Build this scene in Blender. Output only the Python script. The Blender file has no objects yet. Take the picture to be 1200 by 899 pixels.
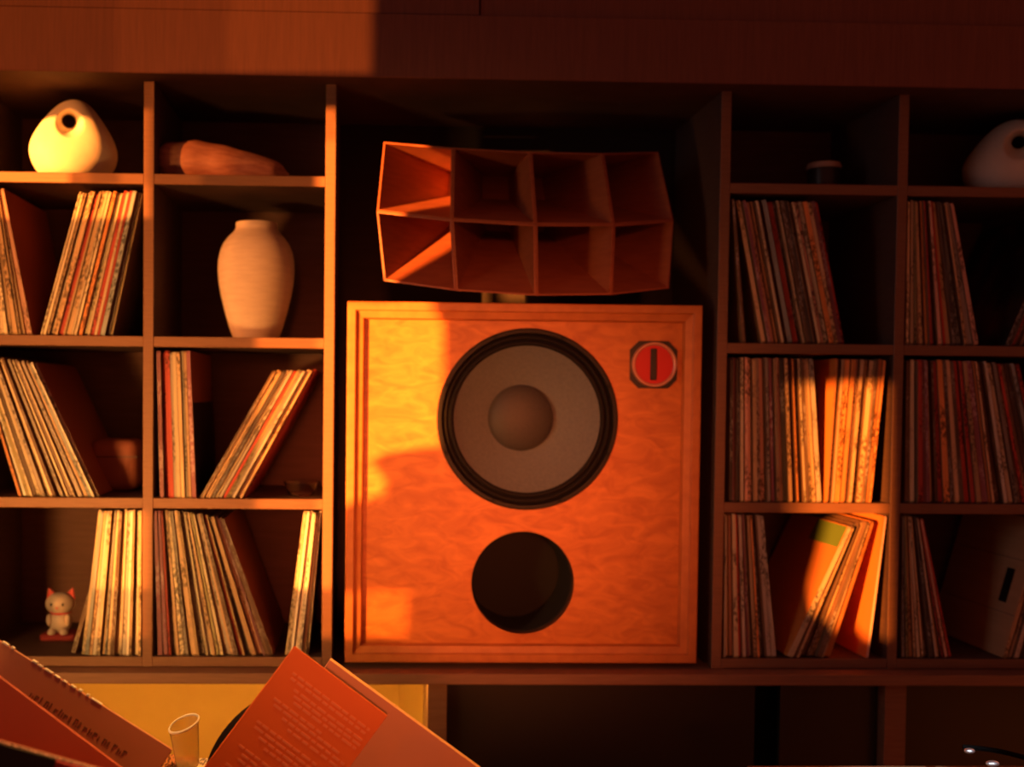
import bpy, bmesh, math, random
from mathutils import Vector, Matrix, Quaternion
random.seed(11)
SC = bpy.context.scene
COL = SC.collection
R = math.radians

# ---------------------------------------------------------------- camera
CAM = Vector((-0.31, -2.37, 1.35))
YAW, PITCH, ROLL = 0.02872235, -0.02870814, 0.01004835
FPX, OX, OY = 1292.0, 466.76, 497.47          # focal length and principal point in 1200x899 pixels
_f = Vector((math.sin(YAW)*math.cos(PITCH), math.cos(YAW)*math.cos(PITCH), math.sin(PITCH)))
_r = _f.cross(Vector((0, 0, 1))).normalized()
_u = _r.cross(_f)
_r, _u = math.cos(ROLL)*_r + math.sin(ROLL)*_u, -math.sin(ROLL)*_r + math.cos(ROLL)*_u
cam = bpy.data.cameras.new('camera')
camo = bpy.data.objects.new('camera', cam)
COL.objects.link(camo)
camo.matrix_world = Matrix(((_r.x, _u.x, -_f.x, CAM.x), (_r.y, _u.y, -_f.y, CAM.y), (_r.z, _u.z, -_f.z, CAM.z), (0, 0, 0, 1)))
cam.sensor_width = 36
cam.sensor_fit = 'HORIZONTAL'
cam.lens = FPX/1200*36
cam.shift_x = (600-OX)/1200
cam.shift_y = (OY-449.5)/1200
cam.clip_start = 0.05
cam.dof.use_dof = True
cam.dof.focus_distance = 1.75
cam.dof.aperture_fstop = 2.8
SC.camera = camo

# ---------------------------------------------------------------- world, sun, lamps, exposure
SC.view_settings.view_transform = 'Standard'
SC.view_settings.look = 'None'
SC.view_settings.gamma = 1
SC.view_settings.use_curve_mapping = False
SC.view_settings.exposure = 0.0
w = bpy.data.worlds.new('dusk')
SC.world = w
w.use_nodes = True
w.node_tree.nodes['Background'].inputs[0].default_value = (1.0, 0.21, 0.11, 1)
w.node_tree.nodes['Background'].inputs[1].default_value = 0.125

SUN_EL = R(2.0)
SUN_D = Vector((math.cos(SUN_EL)*math.sin(R(45)), math.cos(SUN_EL)*math.cos(R(45)), -math.sin(SUN_EL)))
sun = bpy.data.lights.new('sun', 'SUN')
sun.energy = 31
sun.color = (1.0, 0.27, 0.035)
sun.angle = R(0.53)
suno = bpy.data.objects.new('sun', sun)
COL.objects.link(suno)
suno.rotation_euler = (-SUN_D).to_track_quat('Z', 'Y').to_euler()

def area(name, loc, target, size, power, color, spread=180, size_y=None):
    l = bpy.data.lights.new(name, 'AREA')
    l.energy = power; l.color = color; l.size = size; l.spread = R(spread)
    if size_y: l.shape = 'RECTANGLE'; l.size_y = size_y
    o = bpy.data.objects.new(name, l); COL.objects.link(o)
    o.location = loc
    o.rotation_euler = (Vector(loc)-Vector(target)).to_track_quat('Z', 'Y').to_euler()
    return o
def point(name, loc, power, color, radius):
    l = bpy.data.lights.new(name, 'POINT')
    l.energy = power; l.color = color; l.shadow_soft_size = radius
    o = bpy.data.objects.new(name, l); COL.objects.link(o); o.location = loc
    return o
# the shaded desk lamp of the listening corner, left of the photographer
area('desk_lamp', (-1.45, -1.30, 1.00), (-0.72, 0.0, 1.10), 0.20, 3.3, (1.0, 0.42, 0.09), 64)
# orange fill added behind the photographer, aimed at the loudspeaker
area('speaker_fill', (-0.2, -3.6, 1.5), (-0.02, 0.0, 1.16), 0.7, 1.6, (1.0, 0.19, 0.05), 13)
# pale sky seen through the side window
area('sky_light', (-2.05, -1.3, 1.75), (0.2, 0.0, 1.15), 0.9, 0.55, (0.90, 0.90, 0.90), 70)
# warm overhead light added to brighten the foreground sleeves
area('foreground_light', (-0.45, -0.86, 2.25), (-0.45, -0.86, 0.8), 0.10, 3.4, (1.0, 0.42, 0.10), 58)
# narrow cold spot added only for the glints on the headphone hinges
spl = bpy.data.lights.new('glint_spot', 'SPOT'); spl.energy = 220; spl.color = (0.8, 0.92, 1.0); spl.spot_size = R(4.2); spl.shadow_soft_size = .03
splo = bpy.data.objects.new('glint_spot', spl); COL.objects.link(splo); splo.location = (0.75, -2.9, 2.1)
splo.rotation_euler = (splo.location-Vector((0.615, -0.64, 0.75))).to_track_quat('Z', 'Y').to_euler()

def at(px, py, Y):
    d = _f + _r*((px-OX)/FPX) - _u*((py-OY)/FPX)
    return CAM + d*((Y-CAM.y)/d.y)

# ---------------------------------------------------------------- materials
def mat(name, col, rough=0.6, metal=0.0, spec=0.5, **kw):
    m = bpy.data.materials.new(name); m.use_nodes = True
    b = m.node_tree.nodes['Principled BSDF']
    b.inputs['Base Color'].default_value = (*col, 1)
    b.inputs['Roughness'].default_value = rough
    b.inputs['Metallic'].default_value = metal
    b.inputs['Specular IOR Level'].default_value = spec
    for k, v in kw.items(): b.inputs[k.replace('_', ' ')].default_value = v
    return m
def nodes(m):
    nt = m.node_tree
    return nt, nt.nodes['Principled BSDF']
def N(nt, t, **kw):
    n = nt.nodes.new(t)
    for k, v in kw.items(): setattr(n, k, v)
    return n
def noisy(name, c1, c2, scale=(1, 1, 1), nscale=5, detail=4, rough=0.6, spec=0.5, bump=0.0, lo=0.3, hi=0.7, rand=False, dist=0.0):
    m = mat(name, c1, rough, spec=spec); nt, b = nodes(m)
    tc = N(nt, 'ShaderNodeTexCoord'); mp = N(nt, 'ShaderNodeMapping')
    mp.inputs['Scale'].default_value = scale
    nt.links.new(tc.outputs['Object'], mp.inputs[0])
    if rand:
        oi = N(nt, 'ShaderNodeObjectInfo'); mu = N(nt, 'ShaderNodeMath', operation='MULTIPLY'); mu.inputs[1].default_value = 37
        nt.links.new(oi.outputs['Random'], mu.inputs[0]); nt.links.new(mu.outputs[0], mp.inputs['Location'])
    no = N(nt, 'ShaderNodeTexNoise'); no.inputs['Scale'].default_value = nscale; no.inputs['Detail'].default_value = detail
    no.inputs['Distortion'].default_value = dist
    nt.links.new(mp.outputs[0], no.inputs['Vector'])
    rp = N(nt, 'ShaderNodeValToRGB')
    rp.color_ramp.elements[0].position = lo; rp.color_ramp.elements[0].color = (*c1, 1)
    rp.color_ramp.elements[1].position = hi; rp.color_ramp.elements[1].color = (*c2, 1)
    nt.links.new(no.outputs['Fac'], rp.inputs[0]); nt.links.new(rp.outputs[0], b.inputs['Base Color'])
    if bump:
        bp = N(nt, 'ShaderNodeBump'); bp.inputs['Strength'].default_value = bump; bp.inputs['Distance'].default_value = 0.002
        nt.links.new(no.outputs['Fac'], bp.inputs['Height']); nt.links.new(bp.outputs[0], b.inputs['Normal'])
    return m

M = {}
M['shelf'] = noisy('shelf_plywood', (.22, .105, .062), (.27, .135, .08), (3, 3, 40), 6, rough=.55, bump=.05)
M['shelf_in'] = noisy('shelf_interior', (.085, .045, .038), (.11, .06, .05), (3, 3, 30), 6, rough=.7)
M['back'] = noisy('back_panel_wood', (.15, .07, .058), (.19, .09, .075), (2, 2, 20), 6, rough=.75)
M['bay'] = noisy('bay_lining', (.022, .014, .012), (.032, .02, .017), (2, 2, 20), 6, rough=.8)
M['beam'] = noisy('beam_wood', (.19, .075, .055), (.235, .093, .066), (60, 2, 3), 4, rough=.8)
M['counter'] = noisy('counter_wood', (.24, .125, .085), (.30, .16, .11), (3, 3, 50), 5, rough=.5)
M['veneer'] = noisy('burl_veneer', (.48, .135, .028), (.72, .255, .055), (7, 7, 16), 2.2, 8, rough=.45, lo=.32, hi=.72, dist=1.2)
M['frame'] = noisy('speaker_frame_wood', (.50, .16, .045), (.62, .22, .06), (4, 4, 4), 9, rough=.45, bump=.05)
M['horn'] = noisy('horn_plywood', (.27, .075, .034), (.35, .105, .046), (5, 5, 30), 4, rough=.5)
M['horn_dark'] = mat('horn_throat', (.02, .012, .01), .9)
M['rubber'] = mat('black_rubber', (.012, .010, .010), .75, spec=.25)
M['basket'] = mat('black_basket_metal', (.014, .012, .011), .55, spec=.3)
M['cone'] = noisy('grey_paper_cone', (.115, .135, .15), (.145, .165, .18), (30, 30, 30), 5, rough=.8)
M['cap'] = noisy('dark_dust_cap', (.045, .045, .045), (.058, .056, .055), (40, 40, 40), 5, rough=.6)
M['port'] = mat('port_black', (.006, .005, .005), .9)
M['port_rim'] = mat('port_rim', (.12, .04, .02), .7)
M['badge'] = mat('badge_black', (.015, .012, .014), .45)
M['badge_ring'] = mat('badge_ring_metal', (.62, .34, .26), .35, .35)
M['badge_red'] = mat('badge_red', (.62, .012, .018), .4)
M['stone'] = noisy('white_stone', (.78, .72, .62), (.86, .80, .70), (1, 1, 1), 30, rough=.75, bump=.15)
M['vase'] = noisy('pale_clay', (.66, .52, .42), (.74, .60, .49), (1, 1, 6), 25, rough=.8, bump=.2)
M['shell'] = noisy('shell_surface', (.42, .15, .10), (.62, .28, .19), (5, 22, 22), 6, rough=.55, bump=.3)
M['russet'] = noisy('russet_leather', (.34, .10, .06), (.42, .13, .08), (1, 1, 1), 20, rough=.7)
M['tin'] = mat('dark_tin', (.035, .02, .02), .35)
M['tin_low'] = mat('red_tin', (.22, .03, .025), .4)
M['tin_lid'] = mat('pale_lid', (.55, .35, .28), .5)
M['tin_mark'] = mat('pale_tin_mark', (.7, .55, .5), .5)
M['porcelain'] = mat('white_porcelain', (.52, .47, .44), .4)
M['cat_red'] = mat('red_glaze', (.6, .03, .04), .4)
M['cat_dark'] = mat('black_glaze', (.02, .02, .02), .4)
M['cushion'] = mat('dark_red_cloth', (.25, .03, .035), .85)
M['glass'] = mat('clear_glass', (1, 1, 1), .05, Transmission_Weight=1.0, IOR=1.45)
M['plastic'] = mat('clear_plastic', (.95, .88, .62), .25, Transmission_Weight=.86, IOR=1.15)
M['rimplastic'] = mat('frosted_rim', (.95, .92, .80), .3, Transmission_Weight=.1, IOR=1.4)
M['vinyl'] = mat('black_vinyl', (.012, .011, .011), .5, spec=.25)
M['door'] = mat('black_door', (.012, .011, .011), .4)
M['cubby'] = noisy('cubby_wall', (.55, .34, .09), (.60, .38, .10), (2, 2, 2), 5, rough=.7)
M['table'] = noisy('table_wood', (.28, .13, .06), (.36, .17, .08), (3, 40, 3), 5, rough=.5)
M['crate'] = noisy('crate_wood', (.33, .18, .09), (.42, .24, .12), (30, 3, 30), 4, rough=.7)
M['chrome'] = mat('chrome', (.9, .92, .95), .45, 1.0)
M['hp_black'] = mat('headphone_black', (.008, .007, .007), .95, spec=.05)
M['hp_red'] = mat('headphone_pad', (.10, .01, .01), .95, spec=.05)
M['wall'] = noisy('plaster', (.34, .2, .14), (.38, .23, .16), (1, 1, 1), 4, rough=.9)
M['floor'] = noisy('floor_boards', (.2, .1, .06), (.27, .14, .08), (2, 20, 2), 4, rough=.5)
M['strip'] = mat('led_strip', (1, .6, .2), .5)
nt, b = nodes(M['strip'])
b.inputs['Emission Color'].default_value = (1.0, 0.46, 0.06, 1); b.inputs['Emission Strength'].default_value = 45.0
_filter_mats = {}
def filter_mat(T):  # partly transparent filler for dimmed cells of the added sun mask
    if T not in _filter_mats:
        m = bpy.data.materials.new('mask_filter_surface'); m.use_nodes = True; nt = m.node_tree; nt.nodes.clear()
        o = N(nt, 'ShaderNodeOutputMaterial'); mx = N(nt, 'ShaderNodeMixShader'); d = N(nt, 'ShaderNodeBsdfDiffuse'); t = N(nt, 'ShaderNodeBsdfTransparent')
        d.inputs[0].default_value = (.6, .45, .35, 1); mx.inputs[0].default_value = T
        nt.links.new(d.outputs[0], mx.inputs[1]); nt.links.new(t.outputs[0], mx.inputs[2]); nt.links.new(mx.outputs[0], o.inputs[0])
        _filter_mats[T] = m
    return _filter_mats[T]

# record sleeve colours: spine print is a worn, broken pattern along the height
PAL = {'cream': (.72, .60, .42), 'white': (.80, .74, .62), 'tan': (.55, .38, .22), 'grey': (.36, .32, .28), 'dark brown': (.13, .075, .045),
       'black': (.045, .035, .03), 'red': (.46, .05, .035), 'orange': (.68, .27, .08), 'blue-grey': (.27, .32, .34), 'olive': (.28, .25, .12),
       'plum': (.22, .075, .11), 'pale pink': (.66, .40, .32)}
def spine_mat(cn, c):
    m = mat('spine_'+cn.replace(' ', '_').replace('-', '_'), c, .55, spec=.4); nt, b = nodes(m)
    tc = N(nt, 'ShaderNodeTexCoord'); oi = N(nt, 'ShaderNodeObjectInfo')
    mu = N(nt, 'ShaderNodeMath', operation='MULTIPLY'); mu.inputs[1].default_value = 53
    nt.links.new(oi.outputs['Random'], mu.inputs[0])
    ad = N(nt, 'ShaderNodeVectorMath', operation='ADD')
    nt.links.new(tc.outputs['Object'], ad.inputs[0]); nt.links.new(mu.outputs[0], ad.inputs[1])
    def noise(sc, det, lo, hi, vec):
        mp = N(nt, 'ShaderNodeMapping'); mp.inputs['Scale'].default_value = sc
        nt.links.new(vec, mp.inputs[0])
        no = N(nt, 'ShaderNodeTexNoise'); no.inputs['Scale'].default_value = 1; no.inputs['Detail'].default_value = det
        nt.links.new(mp.outputs[0], no.inputs['Vector'])
        mr = N(nt, 'ShaderNodeMapRange'); mr.inputs['From Min'].default_value = lo; mr.inputs['From Max'].default_value = hi
        nt.links.new(no.outputs['Fac'], mr.inputs['Value'])
        return mr.outputs[0]
    lum = sum(c)/3
    dark = tuple(v*.30 for v in c) if lum > .15 else tuple(min(1, v*1.0+.25) for v in c)
    lite = tuple(min(.9, v*1.25+.05) for v in c)
    band = noise((8, 8, 9), 1, .49, .60, ad.outputs[0])          # where lettering sits along the spine
    text = noise((260, 60, 120), 1.5, .45, .56, ad.outputs[0])      # the letters
    wear = noise((420, 50, 9), 3, .38, .66, ad.outputs[0])       # pale rubbed streaks
    m1 = N(nt, 'ShaderNodeMix', data_type='RGBA'); m1.inputs[6].default_value = (*c, 1); m1.inputs[7].default_value = (*lite, 1)
    nt.links.new(wear, m1.inputs[0])
    mm = N(nt, 'ShaderNodeMath', operation='MULTIPLY'); nt.links.new(band, mm.inputs[0]); nt.links.new(text, mm.inputs[1])
    m2 = N(nt, 'ShaderNodeMix', data_type='RGBA'); m2.inputs[7].default_value = (*dark, 1)
    nt.links.new(mm.outputs[0], m2.inputs[0]); nt.links.new(m1.outputs[2], m2.inputs[6])
    hs = N(nt, 'ShaderNodeHueSaturation')
    mr = N(nt, 'ShaderNodeMapRange'); mr.inputs['To Min'].default_value = .62; mr.inputs['To Max'].default_value = 1.2
    nt.links.new(oi.outputs['Random'], mr.inputs['Value']); nt.links.new(mr.outputs[0], hs.inputs['Value'])
    nt.links.new(m2.outputs[2], hs.inputs['Color']); nt.links.new(hs.outputs[0], b.inputs['Base Color'])
    return m
SP = {k: spine_mat(k, v) for k, v in PAL.items()}
CV = {'russet': mat('cover_russet', (.40, .11, .06), .5), 'dark': noisy('cover_dark', (.02, .015, .014), (.16, .05, .04), (1, 9, 9), 1, 3, rough=.4, lo=.45, hi=.7),
      'plain': noisy('cover_brown', (.17, .09, .06), (.3, .17, .1), (1, 9, 9), 1, 3, rough=.5, rand=True), 'orange': mat('cover_orange', (.70, .25, .06), .5),
      'card': noisy('cover_cardboard', (.56, .32, .17), (.62, .36, .20), (1, 3, 30), 2, rough=.7),
      'red': mat('cover_red', (.62, .06, .07), .45)}

# ---------------------------------------------------------------- mesh builder
class MB:
    def __init__(s): s.bm = bmesh.new(); s.mi = 0
    def face(s, vs):
        try: f = s.bm.faces.new(vs); f.material_index = s.mi; return f
        except ValueError: return None
    def v(s, *p): return s.bm.verts.new(p if len(p) == 3 else p[0])
    def box(s, a, c, bevel=0.0, seg=1):
        x0, y0, z0 = a; x1, y1, z1 = c
        V = [s.v(x, y, z) for x in (x0, x1) for y in (y0, y1) for z in (z0, z1)]
        fs = [(0, 1, 3, 2), (4, 6, 7, 5), (0, 4, 5, 1), (2, 3, 7, 6), (0, 2, 6, 4), (1, 5, 7, 3)]
        F = [s.face([V[i] for i in f]) for f in fs]
        if bevel:
            es = list({e for f in F for e in f.edges})
            bmesh.ops.bevel(s.bm, geom=es, offset=bevel, segments=seg, affect='EDGES', profile=.5)
        return s
    def rings(s, rings, close=True, cap0=False, cap1=False):
        R_ = [[s.v(*p) for p in r] for r in rings]
        n = len(R_[0])
        for a, b_ in zip(R_, R_[1:]):
            for i in range(n if close else n-1):
                j = (i+1) % n
                s.face([a[i], a[j], b_[j], b_[i]])
        if cap0: s.face(R_[0][::-1])
        if cap1: s.face(R_[-1])
        return R_
    def lathe(s, prof, n=32, axis='z', c=(0, 0, 0), cap0=False, cap1=False):
        rs = []
        for r, h in prof:
            q = []
            for i in range(n):
                a = 2*math.pi*i/n
                x, y = r*math.cos(a), r*math.sin(a)
                q.append((c[0]+x, c[1]+y, c[2]+h) if axis == 'z' else (c[0]+x, c[1]+h, c[2]+y))
            rs.append(q)
        s.rings(rs, True, cap0, cap1); return s
    def prism(s, poly, d):          # poly: list of 3D points, d: extrusion vector
        d = Vector(d); a = [s.v(*p) for p in poly]; b_ = [s.v(*(Vector(p)+d)) for p in poly]
        s.face(a[::-1]); s.face(b_)
        for i in range(len(a)):
            j = (i+1) % len(a); s.face([a[i], a[j], b_[j], b_[i]])
        return s
    def tube(s, path, r, n=10):
        rs = []
        for i, p in enumerate(path):
            p = Vector(p); t = (Vector(path[min(i+1, len(path)-1)])-Vector(path[max(i-1, 0)])).normalized()
            up = Vector((0, 1, 0)) if abs(t.y) < .9 else Vector((1, 0, 0))
            a = t.cross(up).normalized(); b_ = t.cross(a)
            rr = r[i] if isinstance(r, (list, tuple)) else r
            rs.append([tuple(p+rr*(math.cos(2*math.pi*k/n)*a+math.sin(2*math.pi*k/n)*b_)) for k in range(n)])
        s.rings(rs, True, True, True); return s
    def ball(s, c, r, u=20, vv=12):
        if not isinstance(r, (tuple, list)): r = (r, r, r)
        rs = []
        for j in range(vv+1):
            ph = -math.pi/2+math.pi*min(max(j/vv, .004), .996)
            rs.append([(c[0]+r[0]*math.cos(ph)*math.cos(2*math.pi*i/u), c[1]+r[1]*math.cos(ph)*math.sin(2*math.pi*i/u), c[2]+r[2]*math.sin(ph)) for i in range(u)])
        s.rings(rs, True, True, True); return s
    def done(s, name, mats, parent=None, smooth=False, ang=35):
        bmesh.ops.recalc_face_normals(s.bm, faces=s.bm.faces[:])
        me = bpy.data.meshes.new(name); s.bm.to_mesh(me); s.bm.free()
        for m in (mats if isinstance(mats, (list, tuple)) else [mats]): me.materials.append(m)
        o = bpy.data.objects.new(name, me); COL.objects.link(o)
        if smooth:
            me.shade_smooth() if hasattr(me, 'shade_smooth') else None
            me.set_sharp_from_angle(angle=R(ang))
        if parent: o.parent = parent
        return o
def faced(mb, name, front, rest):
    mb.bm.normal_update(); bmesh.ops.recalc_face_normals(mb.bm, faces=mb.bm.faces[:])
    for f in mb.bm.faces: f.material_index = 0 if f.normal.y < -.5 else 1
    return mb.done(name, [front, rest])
def thing(name, label, cat, loc=(0, 0, 0), group=None):
    o = bpy.data.objects.new(name, None); COL.objects.link(o); o.location = loc
    o['label'] = label; o['category'] = cat
    if group: o['group'] = group
    return o
def tag(o, label, cat, group=None):
    o['label'] = label; o['category'] = cat
    if group: o['group'] = group
    return o
def struct(o): o['kind'] = 'structure'; return o
def part(o, parent):               # world-built mesh parented to a thing that has a location: keep its place
    o.parent = parent; o.matrix_parent_inverse = parent.matrix_basis.inverted(); return o

# ---------------------------------------------------------------- the room
ZT = 2.006                       # underside of the beam = ceiling of the top cells
DEP = 0.36                       # shelf depth
FLO = MB().box((-2.2, -4.6, -.05), (2.6, .5, 0)).done('floor', M['floor']); struct(FLO)
WB = MB().box((-2.2, .40, 0), (2.6, .48, 2.5)).done('wall_back', M['wall']); struct(WB)
# beam above the shelving and the cornice board on top of it
BZ0, BZ1 = ZT, 2.138
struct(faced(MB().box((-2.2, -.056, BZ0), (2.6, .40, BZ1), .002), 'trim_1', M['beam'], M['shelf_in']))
struct(MB().box((-2.2, -.050, BZ1+.002), (-.083, .40, 2.30), .001).done('trim_2', M['beam']))
struct(MB().box((-.080, -.044, BZ1+.002), (2.6, .40, 2.30), .001).done('trim_3', M['beam']))

# unseen sun mask added on the left: its cells shape the sun patches
XW = -2.2
def to_mask(px, py, Y):
    p = at(px, py, Y); k = (p.x-XW)/SUN_D.x
    return p-SUN_D*k
GX = [-1100, -60, 80, 105, 140, 175, 235, 300, 330, 372, 398, 420, 440, 466, 484, 507, 924, 944, 1039, 1500]
GY = [-420, -60, 97, 128, 141, 165, 217, 255, 325, 345, 353, 420, 450, 535, 600, 690, 748, 1500]
# transmission of each cell of the added sun mask: 0 blocked, 1 open, between: dimmed
T = [[0]*(len(GX)-1) for _ in range(len(GY)-1)]
def setT(x0, x1, y0, y1, t):
    for j in range(len(GY)-1):
        for i in range(len(GX)-1):
            if GX[i] >= x0 and GX[i+1] <= x1 and GY[j] >= y0 and GY[j+1] <= y1: T[j][i] = t
setT(-60, 175, -60, 128, .07); setT(175, 235, -60, 128, .09)
setT(235, 300, -60, 97, .09); setT(300, 466, -60, 97, .12)
setT(-60, 80, 128, 255, 1.0)
setT(80, 105, 128, 255, .30)
setT(105, 140, 128, 255, .18)
setT(140, 175, 128, 255, .35); setT(175, 235, 128, 255, .12); setT(235, 372, 128, 255, .05)
setT(-60, 175, 217, 255, .55)
setT(-60, 300, 255, 600, .10)
setT(-60, 105, 600, 748, .08)
setT(105, 175, 600, 690, .5); setT(105, 175, 690, 748, .15)
setT(235, 300, 255, 420, .08)
setT(300, 372, 345, 600, .5)
setT(330, 372, 600, 690, .8)
setT(398, 440, 141, 165, 1.0); setT(372, 398, 128, 165, .6); setT(440, 484, 128, 165, .8); setT(372, 484, 165, 345, 1.0); setT(372, 507, 345, 690, 1.0); setT(398, 420, 255, 353, 0); setT(398, 466, 325, 353, 0); setT(398, 440, 345, 353, 0)
setT(372, 507, 690, 748, .3)
setT(924, 944, 450, 748, .2); setT(944, 1039, 450, 748, .45)
wall = MB()  # blocked cells of the added sun mask
shm = {}
for j in range(len(GY)-1):
    for i in range(len(GX)-1):
        q = [to_mask(x, y, 0) for x, y in ((GX[i], GY[j]), (GX[i+1], GY[j]), (GX[i+1], GY[j+1]), (GX[i], GY[j+1]))]
        t = T[j][i]
        if t == 0: wall.prism(q, (-.0012, 0, 0))
        elif t < 1: shm.setdefault(t, MB()).prism(q, (-.0004, 0, 0)) if False else shm.setdefault(t, MB()).face([shm[t].v(*p) for p in q])
struct(wall.done('sun_mask', M['wall']))
cu = thing('sun_mask_inserts', 'unseen panels and cutouts added left of the camera to shape the sunlight', 'sun mask', (XW, -1.5, 0))
for k, (t, mb) in enumerate(shm.items()): part(mb.done('mask_filter', filter_mat(t)), cu)
def mask_cutout(poly, Y):
    q = [to_mask(x, y, Y)+Vector((-.03, 0, 0)) for x, y in poly]
    return part(MB().prism(q, (-.02, 0, 0)).done('mask_cutout', M['wall']), cu)
# added cutouts whose outlined shadows fall on the loudspeaker and the right shelves
mask_cutout([(560, 522), (505, 527), (478, 531), (462, 540), (470, 553), (479, 566), (474, 580), (452, 588), (440, 596), (437, 640), (434, 692), (560, 692)], .024)
mask_cutout([(503, 685), (503, 770), (560, 770), (560, 685)], .024)
mask_cutout([(915, 640), (930, 672), (945, 696), (975, 720), (1000, 740), (1045, 762), (1045, 830), (900, 830)], .0)

# ---------------------------------------------------------------- shelving units
XA, XB, XC, XD = -.777, -.3916, .458, .8459
XL, XE = XA-.3866, XD+.3866
HT = .011
ZS = [1.810, 1.465, 1.119, .777]   # tops of the shelves
def shelving(x0, xm, x1, label):
    t = thing('shelving_unit', label, 'shelf', ((x0+x1)/2, .18, .755))
    for x in (x0, xm, x1):
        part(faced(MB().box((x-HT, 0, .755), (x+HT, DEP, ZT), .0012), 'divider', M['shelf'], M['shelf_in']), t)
    for a, c in ((x0, xm), (xm, x1)):
        for z in ZS[:3]:
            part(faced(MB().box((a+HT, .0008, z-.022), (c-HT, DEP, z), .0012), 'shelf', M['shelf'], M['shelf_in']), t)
    for a, c in ((x0, xm), (xm, x1)):
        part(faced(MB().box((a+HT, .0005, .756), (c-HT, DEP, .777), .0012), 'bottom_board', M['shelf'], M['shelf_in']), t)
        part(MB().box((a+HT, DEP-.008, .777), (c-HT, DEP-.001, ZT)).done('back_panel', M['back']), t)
    return t
shelving(XL, XA, XB, 'brown plywood record shelving left of the loudspeaker, two columns of cells')
shelving(XC, XD, XE, 'brown plywood record shelving right of the loudspeaker, two columns of cells')
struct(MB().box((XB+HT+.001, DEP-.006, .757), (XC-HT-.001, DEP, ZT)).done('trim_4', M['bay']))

# base cabinet and countertop
tag(MB().box((-1.45, -.05, .731), (1.6, .37, .7545), .002, 2).done('countertop', M['counter']), 'long brown countertop running under shelves and loudspeaker', 'countertop')
bc = thing('base_cabinet', 'low cabinet under the countertop with lit left bay and black doors', 'cabinet', (0, .15, .02))
for x, wd in ((-1.40, .02), (-.153, .021), (.842, .0235), (1.55, .02)):
    part(MB().box((x-wd, -.03, .02), (x+wd, .34, .730), .001).done('upright', M['shelf']), bc)
part(MB().box((-1.38, .30, .04), (-.175, .32, .730)).done('bay_back', M['cubby']), bc)
part(MB().prism([(-.174, .29, .04), (-.225, .299, .04), (-.174, .15, .04)], (0, 0, .688)).done('bay_corner', M['cubby']), bc)
part(MB().box((-1.38, -.02, .02), (1.53, .33, .04)).done('plinth', M['shelf']), bc)
part(MB().box((-1.36, -.024, .7268), (-.185, -.006, .7302)).done('light_strip', M['strip']), bc)
d1 = part(MB().box((-.131, .0, .045), (.545, .018, .728), .001).done('door', M['door']), bc)
d2 = part(MB().box((.60, .0, .045), (.817, .018, .728), .001).done('door', M['door']), bc)
d3 = part(MB().box((.867, .0, .045), (1.528, .018, .728), .001).done('door', M['door']), bc)
part(MB().box((-.131, .10, .045), (.817, .115, .728)).done('inner_panel', M['port']), bc)

# ---------------------------------------------------------------- loudspeaker
SY = 0.0
SX0, SX1, SZ0, SZ1 = at(405.5, 565, SY).x, at(820, 565, SY).x, at(612, 777, SY).z, at(612, 355.5, SY).z
BY = SY+.024                                    # face of the baffle
sp = thing('loudspeaker', 'large square orange veneered loudspeaker standing on the countertop', 'speaker', ((SX0+SX1)/2, .2, SZ0))
cab = MB()
cab.box((SX0, SY+.012, SZ0), (SX0+.018, DEP-.012, SZ1)); cab.box((SX1-.018, SY+.012, SZ0), (SX1, DEP-.012, SZ1))
cab.box((SX0+.018, SY+.012, SZ0), (SX1-.018, DEP-.012, SZ0+.018)); cab.box((SX0+.018, SY+.012, SZ1-.018), (SX1-.018, DEP-.012, SZ1))
cab.box((SX0+.018, DEP-.03, SZ0+.018), (SX1-.018, DEP-.012, SZ1-.018))
part(cab.done('cabinet', M['frame']), sp)
def member(a, c, inw, name):      # mitred frame member, stepped in section; a,c outer corners, inw inward unit vector
    a, c, inw = Vector(a), Vector(c), Vector(inw); along = (c-a).normalized()
    prof = [(0, .0125), (0, .002), (.002, 0), (.017, 0), (.019, .002), (.019, .008), (.034, .011), (.037, .0235), (.0, .0235)]
    mb = MB(); r0, r1 = [], []
    for wv, d in prof:
        r0.append(tuple(a+inw*wv+along*wv+Vector((0, d, 0)))); r1.append(tuple(c+inw*wv-along*wv+Vector((0, d, 0))))
    mb.rings([r0, r1], True, True, True)
    return part(mb.done(name, M['frame']), sp)
Y0 = SY
for x in (SX0+.05, SX1-.05):
    for y in (.06, .28):
        part(MB().lathe([(.001, .7548), (.018, .7548), (.016, SZ0-.0002), (.001, SZ0-.0002)], 20, 'z', (x, y, 0)).done('foot', M['rubber'], smooth=True), sp)
member((SX0, Y0, SZ0), (SX0, Y0, SZ1), (1, 0, 0), 'frame_rail'); member((SX1, Y0, SZ0), (SX1, Y0, SZ1), (-1, 0, 0), 'frame_rail')
member((SX0, Y0, SZ0), (SX1, Y0, SZ0), (0, 0, 1), 'frame_rail'); member((SX0, Y0, SZ1), (SX1, Y0, SZ1), (0, 0, -1), 'frame_rail')
wc = at(618, 491.5, BY); pc = at(612.5, 683, BY); WR = .1982; PR = .1128
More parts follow.
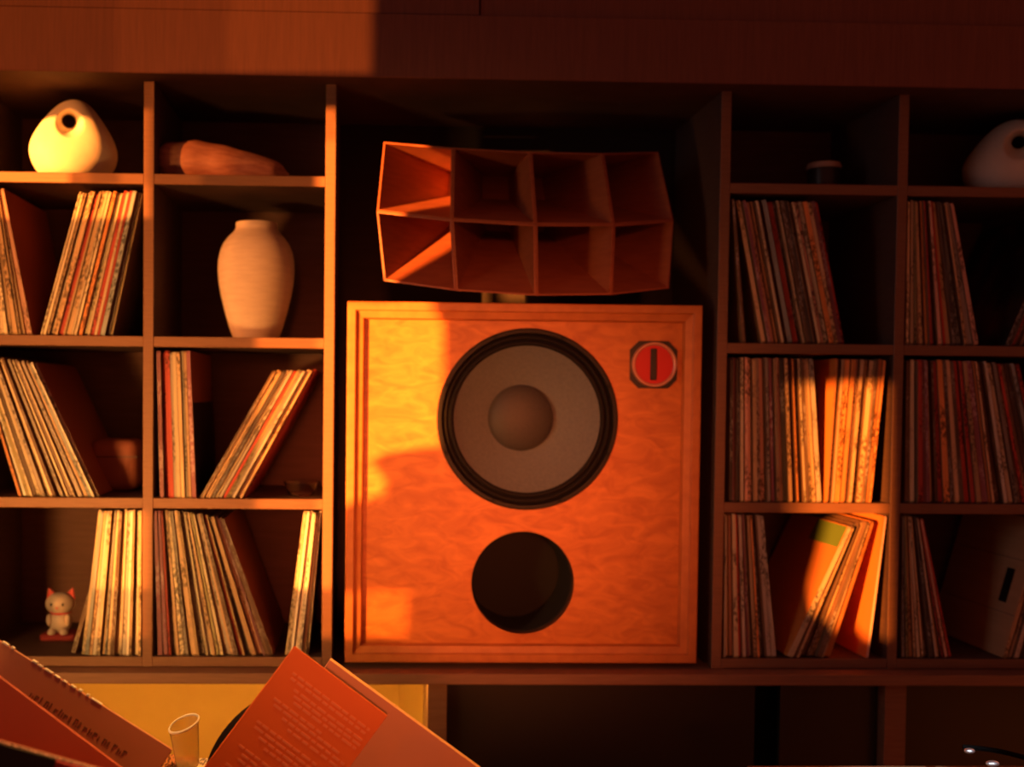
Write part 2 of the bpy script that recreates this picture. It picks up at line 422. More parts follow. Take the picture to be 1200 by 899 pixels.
def hole_plate(mb, x0, x1, z0, z1, cx, cz, r, y, n=72):
    angs = [2*math.pi*i/n for i in range(n)]+[math.atan2(z-cz, x-cx) % (2*math.pi) for x in (x0, x1) for z in (z0, z1)]
    angs = sorted(set(angs)); inn, out = [], []
    for a in angs:
        dx, dz = math.cos(a), math.sin(a)
        k = min(((x1-cx)/dx if dx > 1e-9 else (x0-cx)/dx if dx < -1e-9 else 9e9), ((z1-cz)/dz if dz > 1e-9 else (z0-cz)/dz if dz < -1e-9 else 9e9))
        inn.append((cx+r*dx, y, cz+r*dz)); out.append((cx+k*dx, y, cz+k*dz))
    back = [(cx+(p[0]-cx)*1.012, y+.016, cz+(p[2]-cz)*1.012) for p in inn]
    mb.rings([out, inn, back])
zs = (wc.z-WR+pc.z+PR)/2
baf = MB()
bx0, bx1, bz0, bz1 = SX0+.030, SX1-.030, SZ0+.030, SZ1-.030
hole_plate(baf, bx0, bx1, zs, bz1, wc.x, wc.z, WR-.012, BY)
hole_plate(baf, bx0, bx1, bz0, zs, pc.x, pc.z, PR, BY)
part(baf.done('baffle', M['veneer']), sp)
# woofer: basket ring > surround, cone, dust cap, screws
wf = part(MB().lathe([(WR-.014, .02), (WR-.012, .0), (WR-.010, -.006), (WR-.003, -.006), (WR, -.003), (WR, .0)], 72, 'y', (wc.x, BY, wc.z)).done('woofer', M['basket'], smooth=True), sp)
def sub(o, par): o.parent = par; o.matrix_parent_inverse = (par.parent.matrix_basis @ par.matrix_parent_inverse @ par.matrix_basis).inverted(); return o
prof = [(WR-.0125, .006)]
for k in range(13):
    a = k/12
    prof.append((WR-.0135-.024*a, .007-.007*abs(math.sin(a*math.pi*2))))
sub(MB().lathe(prof, 72, 'y', (wc.x, BY, wc.z)).done('surround', M['rubber'], smooth=True, ang=70), wf)
CR = WR-.0375
sub(MB().lathe([(CR+.0005, .007), (CR-.004, .010)]+[(CR-.004-(CR-.066)*k/10, .010+.062*(k/10)**.9) for k in range(1, 11)], 72, 'y', (wc.x, BY, wc.z)).done('cone', M['cone'], smooth=True), wf)
capp = [(.074*math.sin(k/10*math.pi/2)+.0004, .066-.030*math.cos(k/10*math.pi/2)) for k in range(11)]
sub(MB().lathe(capp, 48, 'y', (wc.x-.006, BY, wc.z+.002), True).done('dust_cap', M['cap'], smooth=True), wf)
for k in range(8):
    a = 2*math.pi*(k+.5)/8
    sub(MB().lathe([(.0001, -.0085), (.004, -.008), (.0045, -.006)], 10, 'y', (wc.x+(WR-.0065)*math.cos(a), BY, wc.z+(WR-.0065)*math.sin(a))).done('screw', M['rubber'], smooth=True), wf)
# port
po = part(MB().lathe([(PR, .0), (PR, .024)], 64, 'y', (pc.x, BY, pc.z)).done('port_rim', M['port_rim'], smooth=True), sp)
part(MB().lathe([(PR, .024), (PR-.003, .026), (PR-.004, .17), (.001, .171)], 64, 'y', (pc.x, BY, pc.z), False, True).done('port_tube', M['port'], smooth=True), sp)
# badge: black plate with cut corners > ring, red disc, slot
gc = at(765.3, 427.5, BY); g = .0515; gk = .019
oct8 = [(-g, -g+gk), (-g, g-gk), (-g+gk, g), (g-gk, g), (g, g-gk), (g, -g+gk), (g-gk, -g), (-g+gk, -g)]
bd = part(MB().prism([(gc.x+x, BY-.0005, gc.z+z) for x, z in oct8], (0, -.005, 0)).done('badge_plate', M['badge']), sp)
sub(MB().lathe([(.0415, -.005), (.0425, -.013), (.0445, -.0145), (.0475, -.0145), (.049, -.012), (.049, -.005)], 48, 'y', tuple((gc.x, BY, gc.z))).done('badge_ring', M['badge_ring'], smooth=True), bd)
sub(MB().lathe([(.0001, -.009), (.0418, -.009)], 48, 'y', (gc.x, BY, gc.z)).done('badge_disc', M['badge_red'], smooth=True), bd)
sub(MB().box((gc.x-.0085, BY-.013, gc.z-.034), (gc.x+.0055, BY-.0085, gc.z+.035), .002).done('badge_slot', M['badge']), bd)

# ---------------------------------------------------------------- multicell horn
HR, HDT, HDP, HTI, HYA, HRL = .5489, .327, .3164, .3139, .0413, .0095
HO = CAM+(Vector((.0254, .5, 1.8807))-CAM)*.972; HR *= .972
def hdir(th, ph):
    v = Vector((math.sin(th)*math.cos(ph), -math.cos(th)*math.cos(ph), math.sin(ph)))
    ct, st = math.cos(HTI), math.sin(HTI); v = Vector((v.x, ct*v.y+st*v.z*-1*-1, st*v.y+ct*v.z))
    c, s = math.cos(HYA), math.sin(HYA); v = Vector((c*v.x-s*v.y, s*v.x+c*v.y, v.z))
    c, s = math.cos(HRL), math.sin(HRL); return Vector((c*v.x+s*v.z, v.y, -s*v.x+c*v.z))
hn = thing('multicell_horn', 'wooden eight-cell horn tilted forward on top of the loudspeaker', 'horn', (.03, .15, SZ1))
def bilerp(c, a, b_): return (c[0]*(1-a)+c[1]*a)*(1-b_)+(c[3]*(1-a)+c[2]*a)*b_
for r_ in (1, 0):
    for c_ in range(-2, 2):
        cs = [hdir((c_+a)*HDT, (r_-1+b_)*HDP) for a, b_ in ((0, 0), (1, 0), (1, 1), (0, 1))]
        mid = sum(cs, Vector())/4
        def loop(k, sh, inset):
            pts = [HO+(mid+(d-mid)*sh)*HR*k for d in cs]; m_ = sum(pts, Vector())/4
            o_ = []
            for p in pts:
                v = (p-m_); L = v.length; o_.append(tuple(m_+v*(1-inset*1.414/L)))
            return o_
        mb = MB()
        tk = .0042
        mb.rings([loop(.50, .97, .0), loop(.72, .985, 0), loop(1, 1, .0003), loop(1, 1, tk), loop(.72, .93, tk), loop(.50, .80, tk)], True, True, False)
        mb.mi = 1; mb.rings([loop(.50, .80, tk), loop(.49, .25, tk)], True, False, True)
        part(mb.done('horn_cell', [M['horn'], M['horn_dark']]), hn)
tz = HO+hdir(0, 0)*HR*.47
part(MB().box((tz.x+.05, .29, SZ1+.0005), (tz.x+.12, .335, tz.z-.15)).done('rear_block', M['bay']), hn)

# ---------------------------------------------------------------- records
ORD = 'first second third fourth fifth sixth seventh eighth ninth tenth eleventh twelfth thirteenth fourteenth fifteenth sixteenth seventeenth eighteenth nineteenth twentieth twenty-first twenty-second twenty-third twenty-fourth twenty-fifth twenty-sixth twenty-seventh twenty-eighth twenty-ninth thirtieth'.split()
LP = .316
def sleeve_mesh(tb, tt, H, D, side):
    # spine profile tapers from tb (base) to tt (top); side=+1: pivot at x=0 and body to +x, -1: to -x
    mb = MB(); c = .004
    prof = [(c, 0), (0, c), (0, H-c*1.3), (c*.8, H), (D-c, H), (D, H-c), (D, c), (D-c, 0)]
    e = .0006
    L, Rr = [], []
    for y, z in prof:
        t = tb+(tt-tb)*z/H
        L.append((side*0, y, z)); Rr.append((side*t, y, z))
    a = [mb.v(*p) for p in L]; b_ = [mb.v(*p) for p in Rr]
    n = len(a)
    mb.mi = 1; mb.face(a); mb.face(b_)
    mb.mi = 0
    for i in range(n):
        j = (i+1) % n; mb.face([a[i], a[j], b_[j], b_[i]])
    return mb
def color_seq(n, weights):
    ks = list(weights); out = []
    for i in range(n):
        k = random.choices(ks, [weights[x] for x in ks])[0]
        if out and k == out[-1] and random.random() < .6: k = random.choices(ks, [weights[x] for x in ks])[0]
        out.append(k)
    return out
PALE = {'cream': 6, 'white': 3, 'tan': 4, 'grey': 2, 'dark brown': 2, 'orange': 1.2, 'olive': .6, 'blue-grey': .7, 'black': .8, 'red': .5, 'pale pink': .8}
MIX = {'cream': 2.4, 'tan': 4, 'grey': 2.4, 'dark brown': 2.6, 'orange': 1.4, 'red': 1.3, 'plum': 1.3, 'black': 1.2, 'olive': .6, 'pale pink': 1.6, 'blue-grey': .5, 'white': .5}
NREC = 0
def group(anchor, n, zs, py, b0, b1, t0, t1, weights, xmin=-9, xmax=9, size=LP, Yb=.004, over=None, covers=None, gname=None):
    """records from base x b0..b1 to top x t0..t1 (pixels on the shelf front), standing on shelf height zs"""
    global NREC
    H = size
    B0, B1 = at(b0, py, Yb).x, at(b1, py, Yb).x
    pt = py-(H*545)*math.cos(math.atan2((t0+t1-b0-b1)/2, H*545))
    T0, T1 = at(t0, pt, Yb).x, at(t1, pt, Yb).x
    ws = [random.uniform(.55, 1.5) for _ in range(n)]; S = sum(ws); acc = 0
    cols = color_seq(n, weights)
    if over:
        for k, v in over.items(): cols[k] = v
    for i in range(n):
        f0 = acc/S; acc += ws[i]; f1 = acc/S
        bl, br = B0+(B1-B0)*f0, B0+(B1-B0)*f1
        tl, tr = T0+(T1-T0)*f0, T0+(T1-T0)*f1
        hz = .30
        ang = math.atan2((tl+tr-bl-br)/2, hz) if n > 1 else math.atan2(T0-B0, hz)
        # iterate: height of top = H cos(angle)
        ang = math.asin(max(-.9, min(.9, ((tl+tr-bl-br)/2)/H)))
        ca = math.cos(ang)
        gp = random.uniform(.66, .97); tb, tt = (br-bl)*ca*gp, (tr-tl)*ca*gp
        tb, tt = max(tb, .0016), max(tt, .0014)
        tb = min(tb, tt*1.6+.001); tt = min(tt, tb*1.5)
        side = -1 if ang > 0 else 1
        piv = br if side < 0 else bl
        h = H-random.uniform(0, .004)
        mb = sleeve_mesh(tb, tt, h, size-.002, side)
        cv = CV['plain']
        if covers and i in covers: cv = CV[covers[i]]
        o = mb.done('record_sleeve', [SP[cols[i]], cv])
        o.location = (piv, Yb+random.choice((-.002, 0, .001, .003, .008, .013)), zs+.0004)
        o.rotation_euler = (0, ang, 0)
        nm = ORD[i]+' from left in '+anchor if n > 1 else anchor
        lab = f'{cols[i]} record sleeve, {nm}' if n == 1 else f'{cols[i]} sleeve, {nm}'
        tag(o, lab, 'record', gname or ('records: '+anchor))
        NREC += 1
    return
Z2, Z3, Z4 = ZS[1], ZS[2], ZS[3]
group('bunch at left edge below sunlit stone', 14, Z2, 394, -30, 38, -34, 5, PALE, covers={13: 'russet'})
group('right-leaning bunch below sunlit stone', 19, Z2, 394, 46, 130, 92, 166.5, PALE)
group('left-leaning bunch beside the russet box', 22, Z3, 584, 22, 116, -28, 42, {**PALE, 'blue-grey': 1.5}, covers={21: 'russet'}, over={0: 'orange', 1: 'white', 21: 'cream'})
group('small upright bunch below the clay vase', 9, Z3, 584.4, 187.5, 231, 183.5, 224, PALE, over={0: 'plum', 1: 'red', 2: 'red', 3: 'grey', 8: 'plum'}, covers={8: 'russet'})
group('slanting bunch below the clay vase', 14, Z3, 585, 233, 287, 319, 370, PALE, over={13: 'red'}, covers={13: 'red'})
group('sunlit upright bunch beside cat figurine', 17, Z4, 769.5, 94, 165, 114, 165.5, {**PALE, 'white': 6, 'cream': 7})
group('short single leaning on sunlit bunch beside cat figurine', 1, Z4, 769.5, 80, 86, 106.5, 111, {'dark brown': 1}, size=.182, Yb=.006, gname='short single sleeves')
group('long leaning bunch lower left of loudspeaker', 28, Z4, 771, 185, 323, 181.5, 265, {**PALE, 'dark brown': 3, 'white': 2}, over={0: 'plum', 1: 'plum', 2: 'red', 3: 'dark brown', 25: 'plum', 26: 'dark brown', 27: 'dark brown'}, covers={27: 'russet'})
group('small bunch touching loudspeaker-side panel, bottom left', 8, Z4, 771, 333, 361, 355, 376, {'cream': 3, 'white': 4, 'tan': 1})
group('pair leaning under the dark tin', 2, Z2, 403, 870, 877, 858, 864, {'dark brown': 1})
group('left-leaning bunch below the dark tin', 20, Z2, 403, 894, 994, 864, 962, MIX)
group('upright bunch right of the big woofer', 23, Z3, 590, 855, 964, 857, 954.5, MIX)
group('sunlit bunch right of the big woofer', 12, Z3, 590, 967, 1021, 979, 1039, {'tan': 6, 'orange': 5, 'pale pink': 1, 'dark brown': 1.6}, covers={0: 'orange'}, over={0: 'orange'})
group('upright bunch right of speaker port', 14, Z4, 772, 848, 911, 850, 896, MIX, over={13: 'grey'})
group('slanting sunlit bunch right of speaker port', 9, Z4, 772, 920, 973, 992, 1024, {'cream': 1, 'tan': 4, 'orange': 4, 'dark brown': 1.5, 'pale pink': 1}, covers={0: 'orange', 8: 'orange'}, over={0: 'cream', 1: 'dark brown', 8: 'orange'})
group('orange-covered single right of the slanting sunlit bunch', 1, Z4, 772, 1013, 1017, 1035.5, 1038.5, {'pale pink': 1}, covers={0: 'orange'}, gname='orange covers')
group('bunch below the shaded white stone', 17, Z2, 405, 1062, 1147, 1066, 1118, MIX)
group('leaning bunch at right edge below shaded stone', 5, Z2, 405, 1179, 1199, 1246, 1262, MIX, covers={0: 'dark'}, over={0: 'black'})
group('long row above plain cardboard sleeve', 29, Z3, 592, 1062, 1232, 1065.5, 1196, MIX, over={0: 'dark brown', 1: 'cream', 3: 'plum', 4: 'plum', 24: 'red'})
group('leaning bunch left of plain cardboard sleeve', 13, Z4, 772, 1057, 1119, 1059, 1086, MIX, over={11: 'pale pink', 12: 'red'})
group('plain with cardboard cover and dark mark, at bottom right', 1, Z4, 772, 1174, 1179, 1221, 1226, {'tan': 1}, covers={0: 'card'}, gname='cardboard sleeves')
mark_owner = [o for o in COL.objects if o.get('group') == 'cardboard sleeves'][0]
group('dark bunch right of plain cardboard sleeve', 6, Z4, 772, 1181, 1212, 1229, 1252, {'dark brown': 2, 'grey': 2, 'plum': 1, 'black': 1})
# dark rectangular sticker, folds and green label on the two visible covers
def on_cover(owner, y0, y1, z0, z1, m, name, lab=None, skew=0):
    # owner's left face is x = -thickness (side -1); a thin plate in its local frame
    sg = -1 if min(v.co.x for v in owner.data.vertices) < -.0005 else 1
    tb = max(abs(v.co.x) for v in owner.data.vertices if v.co.z < .01); tt = max(abs(v.co.x) for v in owner.data.vertices if v.co.z > .29)
    def xf(z): return sg*(tb+(tt-tb)*z/LP+.0003)
    mb = MB(); q = [(xf(z0), y0, z0), (xf(z0), y1, z0), (xf(z1), y1+skew, z1), (xf(z1), y0+skew, z1)]
    mb.prism(q, (sg*.0005, 0, 0))
    o = mb.done(name, m); o.parent = owner
    if lab: o['label'] = lab
    return o
on_cover(mark_owner, .045, .075, .118, .196, M['badge'], 'sticker', 'dark oblong sticker')
on_cover(mark_owner, .004, .29, .218, .2195, CV['plain'], 'crease')
on_cover(mark_owner, .004, .29, .095, .0965, CV['plain'], 'crease')
last_b2 = [o for o in COL.objects if str(o.get('label', '')).endswith('ninth from left in small upright bunch below the clay vase')][0]
on_cover(last_b2, .008, .30, .006, .205, M['badge'], 'cover_picture', 'black lower half of the cover')
first_f2 = [o for o in COL.objects if str(o.get('label', '')).endswith(', first from left in slanting sunlit bunch right of speaker port')][0]
on_cover(first_f2, .004, .16, .262, .312, mat('green_label', (.16, .27, .05), .5), 'label_sticker', 'green paper label')

# ---------------------------------------------------------------- ornaments on the shelves
def baked(o, mods):
    for t, kw in mods:
        m = o.modifiers.new(t, t)
        for k, v in kw.items(): setattr(m, k, v)
    dg = bpy.context.evaluated_depsgraph_get(); dg.update()
    me = bpy.data.meshes.new_from_object(o.evaluated_get(dg)); o.modifiers.clear(); o.data = me
    me.shade_smooth(); return o
def stone(name, loc, hole_from, hole_to, rz, label, w=.092, h=.178):
    mb = MB()
    rs = []
    prof = [(0.02, 0.0), (.60, 0.004), (.82, .06), (.96, .20), (1.0, .33), (.95, .46), (.82, .60), (.66, .74), (.50, .86), (.33, .95), (.14, .995), (.02, 1.0)]
    for r, z in prof:
        q = []
        for i in range(36):
            a = 2*math.pi*i/36
            k = 1+.05*math.sin(2*a+z*3)+.03*math.sin(3*a+1+z*5)
            q.append((w*r*k*math.cos(a)+.012*(z-.5)*.4, w*.86*r*k*math.sin(a), h*z))
        rs.append(q)
    mb.rings(rs, True, True, True)
    o = mb.done(name, M['stone'])
    a, b_ = Vector(hole_from), Vector(hole_to)
    path = [a+(b_-a)*t for t in (0, .15, .3, .5, .8, 1)]
    cut = MB().tube([tuple(p) for p in path], [.050, .036, .024, .016, .014, .016], 20).done('cutter', M['stone'])
    bpy.context.view_layer.update()
    baked(o, [('SUBSURF', dict(levels=1)), ('BOOLEAN', dict(operation='DIFFERENCE', object=cut, solver='EXACT')), ('REMESH', dict(mode='VOXEL', voxel_size=.0035)), ('SMOOTH', dict(factor=.5, iterations=5))])
    bpy.data.objects.remove(cut)
    o.location = loc; o.rotation_euler = (0, 0, rz)
    return tag(o, label, 'sculpture')
s1 = at(86.5, 205, .10)
stone('stone_sculpture', (s1.x, .10, ZS[0]+.0005), (-.010, -.10, .113), (-.012, .10, .150), R(14), 'white pierced stone glowing in sunlight on top left shelf')
s2 = at(1186, 222, .12)
stone('stone_sculpture', (s2.x, .12, ZS[0]+.0005), (.012, -.10, .108), (.012, .10, .140), R(-28), 'white pierced stone in shade at right frame edge on top shelf', w=.102, h=.175)
# clay vase
vz = ZS[1]; vc = at(300, 392, .13); k = 2.50/1292
vp = [(24, 0), (26.5, 2), (31, 14), (36, 32), (40.5, 50), (43.3, 66), (44.5, 80), (44, 92), (42, 102), (38.5, 111), (33, 118.5), (27.5, 124), (24.8, 127.5), (24, 131), (24.2, 134), (23.8, 135.6), (22.5, 135.6), (21.8, 131), (22.5, 126), (27, 121), (34, 106)]
va = MB(); va.lathe([(r*k, h*k) for r, h in vp], 48, 'z', (0, 0, 0), True)
va = va.done('clay_vase', M['vase'], smooth=True, ang=60); va.location = (vc.x, .13, vz+.0005)
tag(va, 'pale unglazed clay vase on the left shelf, alone in its cell', 'vase')
# conch shell, lying with its tip to the right
sc = at(262, 205, .12)
mb = MB(); rs = []
for i in range(34):
    t = i/33; x = -.137+.274*t
    tab = [(0, .012), (.03, .034), (.10, .046), (.2, .0485), (.40, .0465), (.60, .040), (.75, .034), (.88, .028), (.95, .023), (.985, .015), (1, .004)]
    for (t0, r0), (t1, r1) in zip(tab, tab[1:]):
        if t0 <= t <= t1: r = r0+(r1-r0)*(t-t0)/(t1-t0)
    r *= 1+.05*math.sin(t*26)*(1-t)
    q = []
    for j in range(28):
        a = 2*math.pi*j/28
        kx = 1+.13*max(0, math.sin(3*a+t*4))*(1-t*.4)+(.35*t*math.exp(-((a-5.6)/.8)**2))
        q.append((x+.010*math.cos(a), r*1.1*kx*math.cos(a), r*kx*math.sin(a)*(1.0)+(.043-.017*max(0, t-.35)/.65)))
    rs.append(q)
mn = min(p[2] for q in rs for p in q)
rs = [[(x, y, max(z, .004)) for x, y, z in q] for q in rs]
mb.rings(rs, True, True, True)
sh = mb.done('conch_shell', M['shell'], smooth=True, ang=80); sh.location = (sc.x, .10, ZS[0]-.002)
for (x0, r0) in ((-.10, .030), (-.075, .026)):
    pth = [(x0+.008*math.cos(a), -.030-.012*math.sin(a/2), .045+r0*math.sin(a)*.9) for a in [i/10*math.pi for i in range(1, 10)]]
    MB().tube(pth, [.001, .003, .005, .006, .006, .005, .004, .003, .001], 8).done('whorl_ridge', M['shell'], sh, smooth=True)
tag(sh, 'long reddish conch shell lying on the top shelf above the vase', 'shell')
# russet rounded box at back of the cell
rb = at(141, 578, .2)
o = MB().box((-.058, -.06, 0), (.050, .06, .118), .022, 4).done('rounded_box', M['russet'], smooth=True); o.location = (rb.x, .20, ZS[2]+.0005)
MB().box((-.0585, -.0605, .078), (.0505, .0605, .080), .0).done('lid_seam', CV['dark'], o)
tag(o, 'russet rounded box at the back of the cell, beside leaning records', 'box')
# small glass dish in the cell with the slanting bunch
gd = at(356, 583, .10)
o = MB().lathe([(.001, .001), (.026, .001), (.034, .012), (.040, .032), (.0375, .032), (.032, .013), (.024, .005), (.001, .0045)], 36, 'z').done('glass_dish', M['glass'], smooth=True)
o.location = (gd.x-.004, .075, ZS[2]+.0005); tag(o, 'small clear glass dish right of the slanting records', 'dish')
# cat figurine on a cushion
cz = at(71, 752, .17)
ct = thing('cat_figurine', 'white cat figurine with red ears and collar on a dark cushion', 'figurine', (cz.x, .17, ZS[3]+.0005))
MB().box((-.040, -.034, 0), (.040, .034, .016), .007, 3).done('cushion', M['cushion'], ct, smooth=True)
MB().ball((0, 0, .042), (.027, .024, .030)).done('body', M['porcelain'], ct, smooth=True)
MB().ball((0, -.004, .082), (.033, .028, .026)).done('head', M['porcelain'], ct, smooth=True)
for sx in (-1, 1):
    e = MB().prism([(sx*.010, 0, .100), (sx*.032, 0, .090), (sx*.027, 0, .117)], (0, .008, 0)).done('ear', M['cat_red'], ct)
    e['label'] = 'red ear'
    MB().ball((sx*.013, -.0305, .084), (.0025, .0015, .004), 8, 6).done('eye', M['cat_dark'], ct)
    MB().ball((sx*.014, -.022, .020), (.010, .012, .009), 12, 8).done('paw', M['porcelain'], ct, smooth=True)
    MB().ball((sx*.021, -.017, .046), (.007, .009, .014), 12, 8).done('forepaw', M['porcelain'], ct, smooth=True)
MB().ball((0, -.032, .076), (.003, .002, .002), 8, 6).done('nose', M['cat_red'], ct)
MB().lathe([(.021, -.003), (.0235, 0), (.021, .003)], 24, 'z', (0, -.001, .0615)).done('collar', M['cat_red'], ct, smooth=True)
# dark tin with pale lid
tn = at(965, 216, .14); k = 2.51/1292
t = thing('tin', 'small dark ribbed tin with pale lid on the right top shelf', 'tin', (tn.x, .14, ZS[0]+.0005))
pr = [(17.5*k, 0), (18*k, 1*k)]+[((18.4+.35*(i % 2))*k, (12+i*1.6)*k) for i in range(12)]
MB().lathe([(.001, 0), (17.5*k, 0), (18*k, 1*k), (18*k, 11*k)], 32, 'z').done('lower_band', M['tin_low'], t, smooth=True)
MB().lathe([(18*k, 11*k)]+[((18.2+.4*(i % 2))*k, (11.5+i*1.6)*k) for i in range(12)]+[(18*k, 31*k)], 32, 'z').done('ribbed_body', M['tin'], t, smooth=True)
MB().lathe([(17.8*k, 31*k), (19.5*k, 31*k), (19.8*k, 34*k), (18*k, 37.5*k), (.001, 38.5*k)], 32, 'z').done('lid', M['tin_lid'], t, smooth=True)
for dx in (-6, 0):
    MB().box((dx*k-.0035, -18.6*k, 5*k), (dx*k+.0025, -17*k, 9.5*k), .0005).done('printed_mark', M['tin_mark'], t)

# ---------------------------------------------------------------- foreground table, crate and sleeves
TZ = .50
tb = thing('low_table', 'low wooden table in the left foreground below the frame', 'table', (-.55, -.85, 0))
part(MB().box((-1.35, -1.35, TZ-.03), (.25, -.35, TZ), .003).done('tabletop', M['table']), tb)
for x in (-1.30, .20):
    for y in (-1.30, -.40):
        part(MB().box((x-.025, y-.025, 0), (x+.025, y+.025, TZ-.031)).done('leg', M['table']), tb)
PILE = at(215, 889, -.62).z
cr = thing('record_crate', 'wooden crate on the low table under the pale sleeves', 'crate', (-.655, -.68, TZ+.001))
cx0, cx1, cy0, cy1 = -.745, -.565, -.770, -.588
part(MB().box((cx0, cy0, TZ+.001), (cx1, cy1, TZ+.012)).done('base', M['crate']), cr)
for a, c in (((cx0, cy0), (cx1, cy0+.012)), ((cx0, cy1-.012), (cx1, cy1)), ((cx0, cy0+.012), (cx0+.012, cy1-.012)), ((cx1-.012, cy0+.012), (cx1, cy1-.012))):
    part(MB().box((*a, TZ+.012), (*c, PILE-.022)).done('side', M['crate']), cr)
for i, (cn, dx, dy, rz) in enumerate((('tan', 0, 0, .05), ('cream', .008, .006, -.06), ('orange', -.006, -.004, .10))):
    o = MB().box((-.089, -.089, 0), (.089, .089, .0058), .0012).done('flat_sleeve', [SP[cn]])
    o.location = ((cx0+cx1)/2+dx, (cy0+cy1)/2+dy, PILE-.0215+i*.0062); o.rotation_euler = (0, 0, rz)
    tag(o, ['lowest tan sleeve lying flat under the clear cup', 'cream sleeve lying between two flat sleeves below the clear cup', 'topmost orange sleeve lying flat under the clear cup'][i], 'record')
# clear cup
cp = at(218.5, 888, -.66); k = 1.71/1292
cup = thing('plastic_cup', 'clear tapered plastic cup standing on flat sleeves', 'cup', (cp.x, -.645, PILE-.0029))
cup.rotation_euler = (R(14), R(-3), 0)
def slant(prof, n=40, m=.30):
    rs = []
    for r, z, q in prof:          # q: how far the ring follows the slanted rim
        rs.append([(r*math.cos(2*math.pi*i/n), r*math.sin(2*math.pi*i/n), z+q*m*r*math.cos(2*math.pi*i/n)) for i in range(n)])
    mb = MB(); mb.rings(rs); return mb
slant([(.001, .001, 0), (12.5*k, .001, 0), (13.5*k, 3*k, 0), (17.8*k, 56*k, 1), (16.9*k, 56*k, 1), (12.6*k, 4*k, 0), (.001, 3.5*k, 0)]).done('cup_wall', M['plastic'], cup, smooth=True)
slant([(16.6*k, 55*k, 1), (18.4*k, 54.5*k, 1), (18.8*k, 56.5*k, 1), (17.6*k, 58*k, 1), (16.6*k, 57*k, 1), (16.6*k, 55*k, 1)]).done('rim', M['rimplastic'], cup, smooth=True)

def card(name, label, cat, corner, Y, deg, w_, h_, t_, lean, mats, group_=None):
    """square sleeve hanging down from its upper-left corner (pixel) at depth Y, turned clockwise by deg, top leaning back"""
    p = at(*corner, Y)
    o = MB().box((0, 0, -h_), (w_, t_, 0), min(.0008, t_*.3)).done(name, mats)
    m = Matrix.Translation(p) @ Matrix.Rotation(-R(lean), 4, 'X') @ Matrix.Rotation(R(deg), 4, 'Y')
    o.matrix_world = m
    return tag(o, label, cat, group_)
cover_or = noisy('orange_print', (.70, .15, .02), (.78, .20, .03), (2, 2, 2), 3, rough=.5)
cover_pk = noisy('peach_print', (.36, .17, .14), (.50, .20, .12), (3, 3, 3), 2, rough=.5)
cover_rd = noisy('red_print', (.66, .12, .05), (.72, .14, .055), (2, 2, 2), 3, rough=.5)
cover_bn = noisy('brown_print', (.55, .22, .11), (.62, .25, .13), (2, 2, 2), 3, rough=.5)
cover_bk = mat('black_print', (.015, .012, .011), .5)
txt = mat('pale_ink', (.76, .28, .12), .6)
ink = mat('dark_ink', (.20, .075, .04), .6)
vd = at(365, 933, -.868)
o = MB().lathe([(.0035, 0), (.05, -.0004), (.052, 0), (.1495, 0), (.151, .001), (.1495, .002), (.0035, .002)], 72, 'y').done('vinyl_record', M['vinyl'], smooth=True)
o.location = vd; o.rotation_euler = (-R(4), 0, 0)
MB().lathe([(.0036, -.0012), (.05, -.0012), (.0505, -.0004)], 48, 'y').done('centre_label', cover_or, o)
tag(o, 'black vinyl disc peeking out behind the orange printed sleeve', 'record disc')
og = card('printed_sleeve', 'orange sleeve with pale lines of small print, tilted in the foreground', 'record', (345, 757), -.88, 36.3, .158, .31, .002, 4, cover_or)
tx = MB()
rows = [(.030, .020, .150), (.037, .022, .148), (.047, .035, .150), (.054, .040, .152), (.061, .045, .150), (.072, .02, .10), (.079, .025, .135), (.087, .045, .150), (.095, .06, .150), (.110, .02, .12), (.118, .022, .13), (.126, .035, .148), (.134, .05, .15), (.150, .02, .11), (.158, .03, .14), (.166, .03, .148), (.180, .02, .12), (.188, .02, .14)]
for z, a, c in rows:
    x = a
    while x < c:
        wl = random.uniform(.006, .016)
        tx.box((x, -.0003, -z-.0022), (min(x+wl, c), .0002, -z+.0012)); x += wl+random.uniform(.002, .004)
tx.done('printed_text', txt, og)['kind'] = 'stuff'
pk = card('gatefold_sleeve', 'thick peach sleeve with bright top edge behind the orange printed sleeve', 'record', (387, 773), -.855, 35.2, .315, .315, .030, 9, [cover_pk, mat('peach_edge_lit', (.85, .48, .22), .5)])
for f in pk.data.polygons:  # top face coloured paler to stand for light from above
    if f.normal.z > .5: f.material_index = 1
bn = card('brown_sleeve', 'brown sleeve in clear plastic wrap leaning at far left foreground', 'record', (-36, 728), -.92, 31, .315, .315, .004, 10, cover_bn)
pw = MB()  # pale bits along the top edge paint the glints of the wrap
for x, wl in ((.052, .010), (.066, .004), (.098, .008), (.108, .006), (.118, .012), (.133, .009), (.146, .006), (.158, .008), (.170, .005), (.182, .004), (.190, .016)):
    pw.box((x, -.0008, -.0012), (x+wl, .0046, random.uniform(.0008, .0024)), .0005)
pw = pw.done('wrap_glints', M['rimplastic'], bn); pw['kind'] = 'stuff'
lt = MB()
for i in range(20):
    x = .12+i*.0075
    hh = random.uniform(.006, .010)
    lt.box((x, -.0004, -.041), (x+.0018, .0002, -.041+hh))
    if i % 2: lt.box((x, -.0004, -.041+hh-.002), (x+.005, .0002, -.041+hh))
    if i % 3 == 0: lt.box((x+.004, -.0004, -.041), (x+.0055, .0002, -.041+hh*.7))
lt.done('printed_lettering', ink, bn)['kind'] = 'stuff'
card('red_sleeve', 'plain red sleeve leaning in front of the brown wrapped one', 'record', (-92, 724), -1.00, 35, .315, .315, .004, 12, cover_rd)
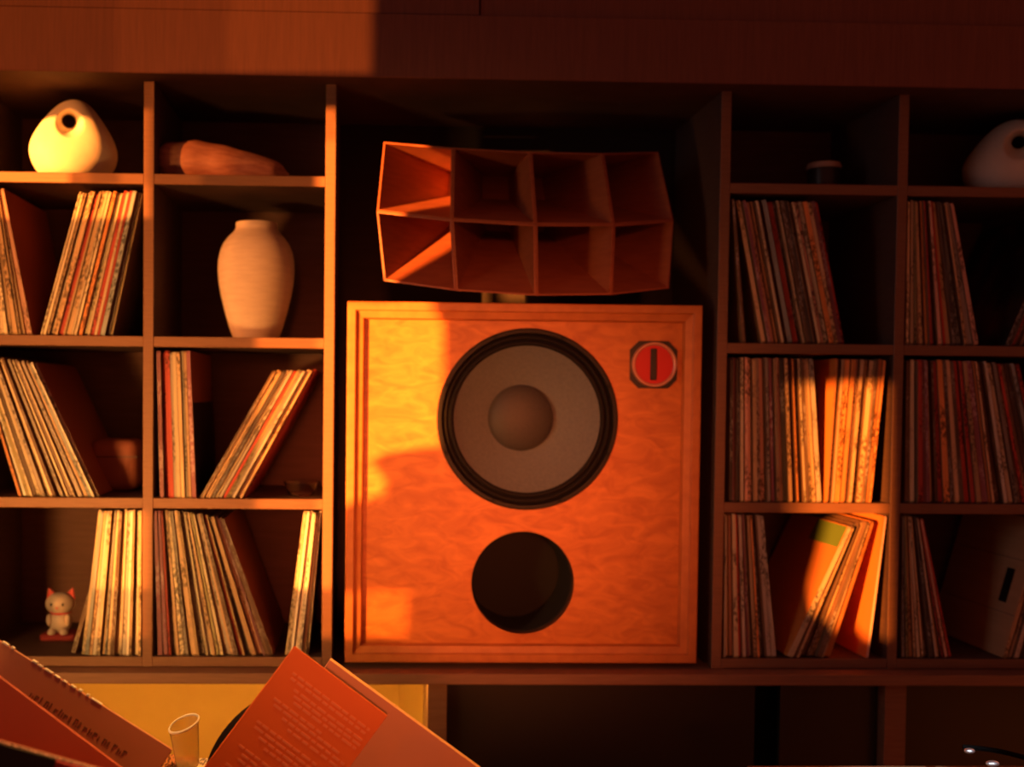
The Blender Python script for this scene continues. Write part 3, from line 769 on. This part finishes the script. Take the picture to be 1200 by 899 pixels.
for i in range(5):
    card('paper_sleeve', ['reddish paper sleeve nearest behind the black cover', 'pinkish paper sleeve second behind the black cover', 'tan paper sleeve third behind the black cover', 'reddish paper sleeve fourth behind the black cover', 'reddish paper sleeve fifth behind the black cover'][i], 'record',
         (-215+i*11, 812+i*2-(i % 2)*3), -1.14+.014*i, 15.5, .315, .315, .003, 6, [CV['red'], SP['pale pink'], SP['tan'], CV['russet'], CV['red']][i])
card('black_sleeve', 'black covered sleeve at the lower left corner of the frame', 'record', (-262, 800), -1.16, 15.0, .315, .315, .004, 6, cover_bk)

# side table and headphones at lower right
st = thing('side_table', 'dark side table edge at the lower right of the frame', 'table', (.85, -.75, 0))
stz = at(1120, 897, -.5).z
part(MB().box((.35, -1.1, stz-.03), (1.6, -.5, stz), .003).done('tabletop', M['table']), st)
for x in (.40, 1.55):
    for y in (-1.05, -.55):
        part(MB().box((x-.025, y-.025, 0), (x+.025, y+.025, stz-.031)).done('leg', M['table']), st)
HY = -.62; h0 = at(1134, 899, HY); k = (HY+2.37)/1292
hp = thing('headphones', 'black headphones with chrome hinges lying at the lower right corner', 'headphones', (h0.x+.05, HY, stz+.001))
zz = stz+.001
p1 = at(1136, 880, HY); p2 = at(1163, 895, HY-.05); top = at(1160, 878.5, HY)
part(MB().ball((p1.x+.004, HY+.005, zz+.014), (.030, .022, .014)).done('ear_cup', M['hp_black'], smooth=True), hp)
part(MB().ball((p1.x+.105, HY-.03, zz+.016), (.036, .030, .016)).done('ear_cup', M['hp_red'], smooth=True), hp)
arc = [Vector((p1.x+.10*t, HY+.02-.03*t, p1.z+.004*math.sin(t*math.pi)-.012*t)) for t in [i/12 for i in range(13)]]
part(MB().tube([tuple(a) for a in arc], .004, 8).done('headband', M['hp_black'], smooth=True), hp)
part(MB().ball(tuple(p1), (.009, .006, .0045), 14, 10).done('hinge', M['chrome'], smooth=True), hp)
part(MB().ball(tuple(p2), (.011, .006, .005), 14, 10).done('hinge', M['chrome'], smooth=True), hp)
print('records', NREC)
